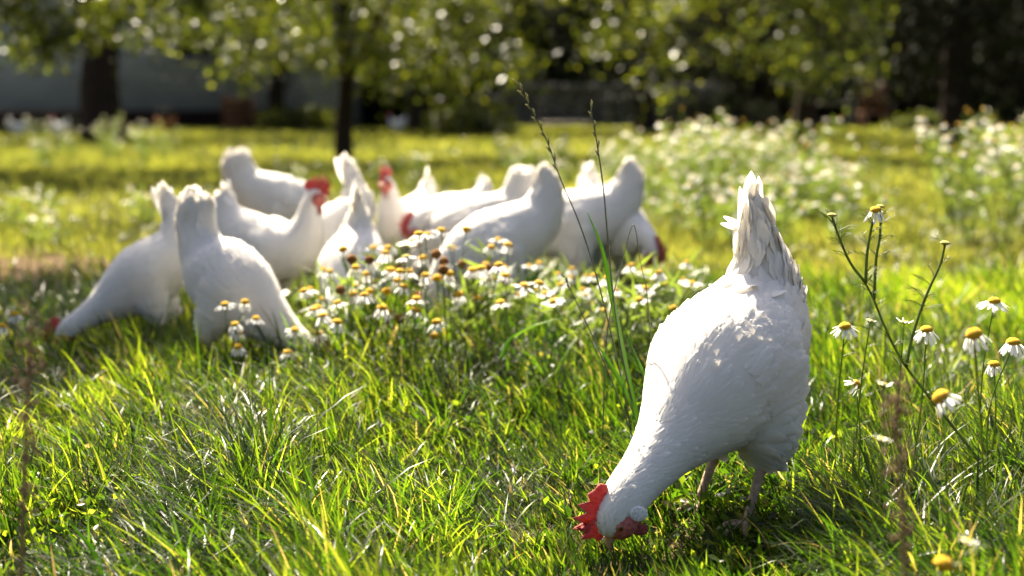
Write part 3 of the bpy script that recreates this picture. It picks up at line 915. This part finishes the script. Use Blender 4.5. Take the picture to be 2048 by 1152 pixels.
# ------------------------------------------------------------------ mayweed / daisies
def petal_me():
    V = []; F = []
    rows = [(0, .30), (.3, .85), (.7, 1.0), (.93, .72), (1.0, .25)]
    for u, w in rows:
        for v in (-1, 0, 1):
            V.append((u, v * .15 * w, -.10 * u * u + (.03 if v == 0 else 0)))
    for r in range(len(rows) - 1):
        for s in range(2):
            a = r * 3 + s; F.append([a, a + 3, a + 4, a + 1])
    b = MB(); b.add(V, F); return b.mesh('petal', [M['petal']])
PETAL = petal_me()
def disc_mb(b, r, hgt, m=0, Mx=None, c=Vector((0, 0, 0)), nu=10, nv=5):
    V = []; F = []
    Mx = Mx or Matrix.Identity(3)
    for j in range(nv + 1):
        ph = (math.pi * .5) * (1 - j / nv)
        for k in range(nu):
            th = 2 * math.pi * (k + .5 * (j % 2)) / nu
            q = 1 + (.07 if (k + j) % 2 else -.05) * (nu > 12)
            V.append(c + Mx @ Vector((q * r * math.sin(ph + .0001) * math.cos(th), q * r * math.sin(ph + .0001) * math.sin(th), q * hgt * math.cos(ph))))
    for j in range(nv):
        for k in range(nu):
            k2 = (k + 1) % nu; F.append([j * nu + k, j * nu + k2, (j + 1) * nu + k2, (j + 1) * nu + k])
    V.append(c + Mx @ Vector((0, 0, -hgt * .75)))                      # green cup below
    b.add(V, F + [[k, len(V) - 1, (k + 1) % nu] for k in range(nu)], m)
    return b
def disc_me(mat, r, h): return disc_mb(MB(), r, h, 0, None, Vector((0, 0, 0)), 18, 8).mesh('flower_head', [M[mat]])
DISCS = {'y': disc_me('disc', 1, .75), 'o': disc_me('disc', 1, .92), 'b': disc_me('disc_old', 1, 1.2), 'g': disc_me('disc_green', 1, .55)}

def orient(tilt, az):
    """rotation that tips the flower's axis by tilt towards azimuth az"""
    return Matrix.Rotation(az, 3, 'Z') @ Matrix.Rotation(tilt, 3, 'Y')

def head_objects(parent, p, kind, r, npet, plen, droop, tilt, az, g):
    """flower head part with every petal its own child; p in the parent's space"""
    h = link('flower_head', DISCS[kind], parent)
    h.matrix_local = Matrix.Translation(p) @ orient(tilt, az).to_4x4() @ Matrix.Scale(r, 4)
    for k in range(npet):
        a = 2 * math.pi * (k + g.uniform(-.25, .25)) / npet
        dr = droop + g.normal() * .13
        q = link('petal', PETAL, h)
        s = plen / r * g.uniform(.85, 1.1)
        q.matrix_local = Matrix.Rotation(a, 4, 'Z') @ Matrix.Translation((.85, 0, -.05)) @ Matrix.Rotation(dr, 4, 'Y') @ Matrix.Scale(s, 4)

def fronds(b, path, g, n, L, w=.0007, m=0):
    """thread-like leaves along a stem"""
    for k in range(n):
        i = g.integers(1, len(path) - 1); p = path[i].lerp(path[i + 1], g.random())
        a = g.uniform(0, 6.28); d = Vector((math.cos(a), math.sin(a), g.uniform(.2, 1.1))).normalized() * L * g.uniform(.5, 1.1)
        e = p + d
        b.tube([p, p + d * .5 + Vector((0, 0, .1 * L)), e], [w, w * .9, w * .4], 3, m, False)
        for t in (.35, .55, .75):
            q = p + d * t; a2 = a + g.choice([-1, 1]) * g.uniform(.5, 1.1)
            d2 = Vector((math.cos(a2), math.sin(a2), g.uniform(-.1, .8))).normalized() * L * .38
            b.tube([q, q + d2], [w * .8, w * .35], 3, m, False)

def daisy_plant(label, stems, g, group, frond=7, fl=.028, sr=.0011):
    """stems: list of (path of world points, head kind or None, r, npet, plen, droop, tilt, az)"""
    base = Vector(stems[0][0][0])
    root = empty('daisy_plant', base); tag(root, label, 'flower', group)
    for path, kind, r, npet, plen, droop, tilt, az in stems:
        P = [Vector(p) - base for p in path]
        P = smooth_path(P, 5) if len(P) > 2 else smooth_path([P[0], P[0].lerp(P[1], .5) + Vector((g.normal() * .006, g.normal() * .006, 0)), P[1]], 5)
        b = MB(); n = len(P)
        b.tube(P, [sr * (1.25 - .45 * i / (n - 1)) for i in range(n)], 6)
        st = link('stem', b.mesh('stem', [M['stem']]), root)
        if frond:
            f = MB(); fronds(f, P, g, frond, fl); o = link('leaves', f.mesh('leaves', [M['stem']]), st)
        if kind:
            head_objects(root, P[-1] + Vector((0, 0, r * .3)), kind, r, npet, plen, droop, tilt, az, g)
    return root

gd = np.random.default_rng(77)
TC = math.pi * 1.5      # azimuth towards the camera
# --- sharp tall branching plant at right
d0 = 2.05
trunkA = [at(1990, 960, d0), at(1896, 841, d0), at(1841, 772, d0), at(1800, 715, d0), at(1768, 650, d0), at(1747, 598, d0), at(1729, 563, d0)]
daisy_plant('tall branching daisy right of the sharp hen, top flower with swept back petals', [
    (trunkA, None, 0, 0, 0, 0, 0, 0),
    ([at(1729, 563, d0), at(1702, 528, d0), at(1680, 480, d0), at(1664, 434, d0)], 'g', .0070, 0, 0, 0, .1, 0),
    ([at(1731, 566, d0), at(1734, 510, d0), at(1742, 460, d0), at(1751, 424, d0)], 'y', .0078, 9, .0185, .75, .35, TC - .5),
    ([at(1748, 600, d0 + .01), at(1752, 520, d0 + .01), at(1760, 470, d0 + .01), at(1761, 416, d0 + .01)], 'g', .0060, 0, 0, 0, .1, 0),
    ([at(1812, 735, d0), at(1826, 668, d0), at(1853, 590, d0), at(1880, 530, d0), at(1890, 490, d0)], 'g', .0072, 0, 0, 0, .1, 0),
], gd, 'daisies in the right foreground', frond=11, fl=.034, sr=.0020)
RG = 'daisies in the right foreground'
def single(label, px, py, d, kind, r, npet, plen, droop, tilt, az, bx, fr=5, sr=.0012):
    top = at(px, py, d); b = on_ground(bx, d + .03); b.z -= .01
    daisy_plant(label, [([b, b.lerp(top, .55) + Vector((gd.normal() * .008, gd.normal() * .008, .01)), top], kind, r, npet, plen, droop, tilt, az)], gd, RG, fr, .026, sr)
single('open daisy nearest the right flank of the sharp hen', 1690, 657, 2.1, 'y', .0085, 13, .017, .55, .35, TC - .4, 1684)
single('small closed daisy bud just right of the flower at the hen flank', 1740, 645, 2.12, 'g', .0062, 6, .006, -.7, .2, 0, 1722)
single('half open small daisy under the tall branching daisy', 1808, 648, 2.12, 'g', .0062, 8, .010, -.6, .2, 0, 1800)
single('open daisy with hanging petals right of the branching stem', 1853, 664, 2.08, 'y', .0088, 13, .019, .72, .25, TC - .3, 1838)
single('widest flat daisy near the right edge on a straight stem', 1988, 607, 2.14, 'y', .0092, 17, .019, .42, .15, TC, 1981)
single('big blurred daisy with domed brown yellow centre at right', 1948, 676, 1.72, 'o', .0102, 11, .017, 1.1, .30, TC - 1.2, 2010, sr=.0014)
single('daisy cut by the right edge with drooping petals', 2026, 690, 1.95, 'y', .0095, 13, .018, .85, .1, TC, 2008)
single('small daisy with all petals folded down at the right edge', 1988, 733, 2.0, 'y', .0080, 11, .015, 1.2, .15, TC, 1994)
single('daisy hanging sideways with swollen orange centre', 1884, 802, 1.62, 'o', .0106, 10, .018, 1.0, .75, TC - 1.9, 1935, sr=.0014)
single('side facing little daisy low beside the hen', 1712, 772, 2.0, 'y', .0072, 8, .014, .7, 1.2, 0.2, 1730)
single('pale closed bud low between the hen and the hanging daisy', 1768, 775, 1.75, 'g', .0075, 9, .008, -.9, .2, 0, 1776)
single('pale fuzzy bud below the other buds at right', 1765, 885, 1.55, 'g', .0070, 8, .007, -.8, .3, 0, 1790)
single('out of focus cream bud near the bottom right corner', 1935, 1090, 1.42, 'g', .0075, 8, .008, -.8, .3, 0, 1950)
single('out of focus orange flower centre at the bottom edge right', 1886, 1137, 1.40, 'o', .0100, 0, 0, 0, .3, 0, 1900)

# --- clump in the middle: (photo x, y, kind, petals droop or None)
Z = lambda x, y: (620 + x * .2605, 440 + y * .2605)
clump = [(255,240,'o',None),(320,325,'b',None),(460,330,'b',1.2),(580,265,'y',1.0),(510,375,'g',None),(435,430,'o',1.2),(235,560,'b',None),(335,585,'o',1.25),
 (460,565,'o',1.2),(590,565,'o',None),(720,525,'y',.85),(670,480,'y',1.1),(885,440,'y',1.1),(870,305,'y',1.1),(740,205,'g',-.3),(735,295,'g',.2),(970,285,'b',None),
 (1070,215,'g',None),(1200,90,'o',None),(1520,210,'y',1.25),(1030,340,'b',1.1),(1025,405,'b',None),(1070,430,'o',1.3),(980,465,'o',None),(1170,360,'b',None),
 (1250,400,'y',.9),(1315,390,'y',1.2),(1365,385,'b',1.2),(1450,360,'y',.7),(1500,440,'y',.9),(1505,485,'b',None),(1145,590,'o',1.1),(1285,620,'o',None),
 (1465,650,'y',.4),(815,710,'y',.8),(555,690,'y',1.1),(685,780,'b',None),(970,800,'y',.7),(960,905,'o',None),(820,620,'y',.5),(70,885,'y',.8),(215,650,'y',.3),
 (60,690,'y',.2),(1650,520,'y',.2),(1760,500,'y',.2),(100,750,'y',.9),(210,800,'y',.9),(835,120,'y',.4),(890,130,'y',.3),
 (1010,95,'y',.4),(620,400,'y',.9),(690,410,'y',.8),(760,410,'y',.7),(420,590,'y',.9),(350,380,'y',1.0),(590,720,'y',.9)]
clump = [(*Z(a, b), k, dr) for a, b, k, dr in clump]
CG = 'daisies of the middle clump'
cx = sorted(clump, key=lambda h: h[0])
cl_lab = ['daisies at the left end of the middle clump, before the cone shaped hen', 'second daisy plant of the clump with dark brown centres', 'third daisy plant of the clump, low petals and a brown head',
 'daisy plant left of the clump centre with drooping white petals', 'daisy plant at the clump centre with green pale heads', 'daisy plant at the clump centre with open white flowers',
 'daisy plant right of the clump centre with olive head on long stem', 'daisy plant with a high yellow head before the large middle hen', 'daisy plant with brown heads right in the clump',
 'daisies with open flower low at the right end of the clump', 'daisy with folded petals highest at the right of the clump', 'last daisies beyond the right end of the middle clump']
per = math.ceil(len(cx) / len(cl_lab))
for i, lab in enumerate(cl_lab):
    hs = cx[i * per:(i + 1) * per]
    if not hs: break
    bx = sum(h[0] for h in hs) / len(hs); bd = 2.78 + .12 * gd.random()
    base = on_ground(bx + gd.normal() * 12, bd); base.z -= .01
    stems = []
    for (px, py, k, dr) in hs:
        dd = bd + gd.uniform(-.12, .12)
        top = at(px, py, dd)
        b0 = base + Vector((gd.normal() * .02, gd.normal() * .02, 0))
        mid = b0.lerp(top, .5) + Vector((gd.normal() * .006, 0, .015))
        r = .0096 if k != 'g' else .008
        stems.append(([b0, mid, top], k, r * gd.uniform(.9, 1.1), 0 if dr is None else int(gd.integers(9, 13)), .0185 * gd.uniform(.85, 1.1), dr or 0, gd.uniform(.05, .35), gd.uniform(0, 6.28)))
    daisy_plant(lab, stems, gd, CG, 6, .028)
# --- smaller group at left before the big hen
lg = [[(450, 612, 'y', .3), (490, 608, 'o', 1.0), (470, 652, 'y', .9)], [(512, 640, 'y', .5), (478, 668, 'y', .9), (476, 697, 'o', .9)], [(590, 663, 'y', .3), (575, 708, 'y', .7)], [(640, 680, 'y', 1.0), (608, 585, 'y', .9), (628, 622, 'y', .6)], [(30, 632, 'o', .8), (4, 655, 'y', .9)]]
ll = ['left daisy trio standing before the big tail up hen', 'daisies with three yellow centres just right of the left trio', 'pair of low daisies below the big tail up hen',
      'daisies between the left group and the middle clump', 'two blurred daisies at the left edge by the dark red head']
for hs, lab in zip(lg, ll):
    bd = 2.85 if hs[0][0] > 100 else 3.0
    base = on_ground(sum(h[0] for h in hs) / len(hs), bd); base.z -= .01
    st = []
    for (px, py, k, dr) in hs:
        top = at(px, py, bd + gd.uniform(-.06, .06)); b0 = base + Vector((gd.normal() * .02, gd.normal() * .02, 0))
        st.append(([b0, b0.lerp(top, .5) + Vector((gd.normal() * .005, 0, .01)), top], k, .0085, 12, .0165, dr, gd.uniform(.1, .4), TC + gd.normal() * .8))
    daisy_plant(lab, st, gd, 'daisies at the left before the hens', 5, .026)

# --- blurred field of the same flowers, plant by plant (one mesh each, far too small to show parts)
def field_variant(seed, H, nh, spread):
    g = np.random.default_rng(seed); b = MB()
    for k in range(nh):
        a = g.uniform(0, 6.28); rr = spread * math.sqrt(g.random())
        top = Vector((rr * math.cos(a), rr * math.sin(a), H * g.uniform(.62, 1.0)))
        b.tube([(0, 0, -.01), top * .5 + Vector((-.1 * top.x, -.1 * top.y, .04 * H)), top], [.0022, .0018, .0012], 4, 0, False)
        q0 = Vector((0, 0, 0))
        for j in range(16):
            q = top * g.uniform(.15, .95); d = Vector((g.normal(), g.normal(), .7)).normalized() * .07 * g.uniform(.6, 1.2)
            w = d.cross(Vector((g.normal(), g.normal(), g.normal()))).normalized() * .0045
            b.add([q, q + d * .5 + w, q + d, q + d * .5 - w], [[0, 1, 2, 3]], 0)
        r = .0085; Mx = orient(g.uniform(0, .5), g.uniform(0, 6.28))
        disc_mb(b, r, r * .8, 2, Mx, top, 7, 3)
        npet = 9; dr = g.uniform(-.1, 1.0)
        if g.random() < .12: continue
        for j in range(npet):
            th = 2 * math.pi * j / npet + g.uniform(-.2, .2); L = .017 * g.uniform(.85, 1.15)
            e = Vector((math.cos(th), math.sin(th), 0)); s = Vector((-e.y, e.x, 0)) * .0042
            o = e * math.cos(dr) - Vector((0, 0, 1)) * math.sin(dr)
            V = [top + Mx @ v for v in (e * r * .8 - s * .4, e * r * .8 + s * .4, e * r * .8 + o * L * .7 + s, e * r * .8 + o * L, e * r * .8 + o * L * .7 - s)]
            b.add(V, [[0, 1, 2, 3, 4]], 1)
    return b.mesh('daisy_plant', [M['stem'], M['petal'], M['disc']])
VAR = [field_variant(200 + i, h, nh, sp) for i, (h, nh, sp) in enumerate([(.20, 4, .10), (.26, 6, .13), (.34, 8, .15), (.45, 7, .18), (.52, 9, .2), (.58, 10, .22)])]
gf = np.random.default_rng(91)
def field(n, px0, px1, d0, d1, vs, label, group, ok=None):
    k = 0; tries = 0
    while k < n and tries < n * 20:
        tries += 1
        d = math.sqrt(gf.uniform(d0 * d0, d1 * d1)); px = gf.uniform(px0, px1)
        if ok and not ok(px, d): continue
        p = on_ground(px, d)
        o = link('daisy_plant', VAR[int(gf.choice(vs))]); o.location = p; o.rotation_euler = (gf.normal() * .06, gf.normal() * .06, gf.uniform(0, 6.28))
        s = gf.uniform(.85, 1.12); o.scale = (s, s, s)
        tag(o, label, 'flower', group); k += 1
field(8, 1080, 1330, 2.75, 3.5, [0], 'low white daisy among the grass behind the tall grass stems', 'low daisies behind the grass stems')
field(6, 640, 1080, 2.95, 3.3, [0, 1], 'white daisy at the back of the middle clump', 'daisies at the back of the middle clump')
field(26, 1120, 1700, 5.4, 8.0, [0, 1, 2], 'blurred white daisy in the bright meadow behind the right hens', 'blurred daisies behind the right hens', lambda px, d: px > 1380 - 60 * (d - 5) and px < 1900)
field(30, 1370, 1620, 7.4, 9.6, [3, 4, 5], 'tall blurred white daisy in the bank of flowers before the barn', 'tall daisies in the bank before the barn')
field(8, 1600, 1760, 6.8, 8.6, [2, 3], 'tall blurred white daisy in the bank of flowers before the barn', 'tall daisies in the bank before the barn')
field(9, 1220, 1420, 8.0, 11.5, [2, 3], 'tall blurred white daisy in the bank of flowers before the barn', 'tall daisies in the bank before the barn')
field(15, 1880, 2150, 5.6, 8.0, [3, 4, 5], 'tall blurred daisy in the dense stand at the right edge', 'tall daisies at the right edge')
field(22, 1000, 1300, 9.5, 14, [1, 2], 'distant pale daisy on the lawn right of the slim tree', 'distant daisies right of the slim tree')
field(12, 560, 900, 9.5, 13, [0, 1], 'distant pale daisy around the foot of the slim tree', 'distant daisies around the slim tree')
field(14, 60, 330, 14, 19, [2, 3, 4], 'pale tall weed in flower on the left of the far lawn', 'pale flowers on the left far lawn')
field(8, 0, 320, 5.5, 8, [0], 'small pale daisy on the worn ground at left', 'daisies on the worn ground')

# ------------------------------------------------------------------ tall grass stems before the right flock
def strip(b, path, w, side=Vector((1, 0, 0)), m=0):
    n = len(path); V = []
    for i, p in enumerate(path):
        u = i / (n - 1); ww = w * (.6 + .8 * u if u < .4 else .92 * (1 - ((u - .4) / .6) ** 1.7) + .03)
        V += [p - side * ww * .5, p + Vector((0, .0004 + ww * .15, 0)), p + side * ww * .5]
    F = []
    for i in range(n - 1):
        for s in range(2):
            a = i * 3 + s; F.append([a, a + 1, a + 4, a + 3])
    b.add(V, F, m)

def spikelet(b, p, d, L, g):
    """a narrow overlapping group of husks"""
    d = d.normalized(); s = d.cross(Vector((0, 1, 0))).normalized()
    for k in range(4):
        q = p + d * L * .18 * k; e = (d + s * (.16 if k % 2 else -.16)).normalized()
        b.tube([q, q + e * L * .25, q + e * L * .5], [.0004, .0011, .0003], 5)

def ryegrass(label, pts, d, sr, spk, g, name='tall_grass', spk_L=.016):
    P = smooth_path([at(x, y, d) for x, y in pts], 8)
    root = empty(name, P[0]); tag(root, label, 'grass', 'tall grass stems')
    P = [p - P[0] for p in P]
    b = MB(); n = len(P); b.tube(P, [sr * (1.1 - .55 * i / (n - 1)) for i in range(n)], 6)
    link('stalk', b.mesh('stalk', [M['culm']]), root)
    if spk:
        t0, cnt = spk
        for k in range(cnt):
            t = t0 + (1 - t0) * k / (cnt - 1); f = t * (n - 1); i = min(int(f), n - 2)
            p = P[i].lerp(P[i + 1], f - i); dr = (P[i + 1] - P[i]).normalized()
            s = Vector((1, 0, 0)) * (1 if k % 2 else -1)
            b = MB(); spikelet(b, p, dr + s * .30, spk_L * g.uniform(.85, 1.15), g)
            link('spikelet', b.mesh('spikelet', [M['seed']]), root)
    return root
gs = np.random.default_rng(5)
ryegrass('tallest grass stem leaning left with a loose seed head', [(1262, 860), (1235, 720), (1195, 560), (1160, 450), (1122, 360), (1095, 285), (1065, 225), (1038, 172)], 2.2, .0013, (.60, 13), gs)
ryegrass('upright dark grass stem with narrow closed tip right of the tallest', [(1290, 900), (1255, 760), (1230, 620), (1216, 480), (1207, 380), (1196, 300), (1182, 218)], 2.18, .0017, (.80, 6), gs, spk_L=.013)
ryegrass('short dark stem with pointed tip at the left of the grass tuft', [(1275, 900), (1215, 740), (1165, 630), (1130, 556)], 2.15, .0012, (.90, 3), gs, spk_L=.010)
ryegrass('kinked grass stem folding down at the top', [(1205, 880), (1212, 700), (1225, 600), (1245, 520), (1267, 450), (1280, 520), (1293, 580), (1297, 640)], 2.2, .0011, None, gs)
ryegrass('thin straight stem right of the kinked one', [(1310, 850), (1306, 740), (1299, 640), (1292, 566)], 2.2, .0012, None, gs)
def broad_blade(label, pts, d, w):
    P = smooth_path([at(x, y, d) for x, y in pts], 6); o0 = P[0].copy()
    b = MB(); strip(b, [p - o0 for p in P], w)
    o = link('tall_grass', b.mesh('grass_leaf', [M['gblade']])); o.location = o0
    md = o.modifiers.new('thickness', 'SOLIDIFY'); md.thickness = .0004
    tag(o, label, 'grass', 'broad grass blades')
broad_blade('broad upright grass blade with white tip before the white hen', [(1285, 880), (1250, 720), (1225, 600), (1205, 500), (1175, 425)], 2.22, .009)
broad_blade('broad grass blade bending left low in the tuft', [(1290, 880), (1250, 780), (1215, 720), (1195, 690)], 2.15, .008)
broad_blade('arching pale grass blade right of the daisy clump', [(1000, 720), (1020, 680), (1060, 655), (1110, 640), (1150, 632)], 2.6, .010)
broad_blade('bright blade standing in the grass below the tuft', [(1310, 860), (1300, 780), (1265, 700), (1250, 655)], 2.12, .007)
broad_blade('pale curved blade in the bottom left corner grass', [(215, 1190), (190, 1110), (160, 1070), (135, 1040)], 1.72, .008)
# dry blurred stalks nearest the lens
def dry_stalk(label, pts, d, heads):
    P = smooth_path([at(x, y, d) for x, y in pts], 6); root = empty('dry_weed', P[0]); tag(root, label, 'weed')
    P = [p - P[0] for p in P]; n = len(P)
    b = MB(); b.tube(P, [.0022 * (1.2 - .6 * i / (n - 1)) for i in range(n)], 6); link('stalk', b.mesh('stalk', [M['straw']]), root)
    for k in range(heads):
        i = int(n * (.35 + .6 * k / heads)); p = P[min(i, n - 1)]
        b = MB()
        for j in range(16):
            q = p + Vector((gs.normal() * .007, gs.normal() * .007, gs.normal() * .010)); b.ell(q, (.0022, .0022, .003), None, 6, 4)
        link('seed_cluster', b.mesh('seed_cluster', [M['straw']]), root)
dry_stalk('blurred brown dry stalk close to the lens at bottom right', [(1815, 1250), (1808, 1100), (1800, 960), (1795, 830), (1800, 760)], 1.28, 7)
dry_stalk('blurred brown dry stalk close to the lens at the left edge', [(40, 1240), (45, 1050), (52, 880), (60, 720), (66, 640)], 1.35, 6)
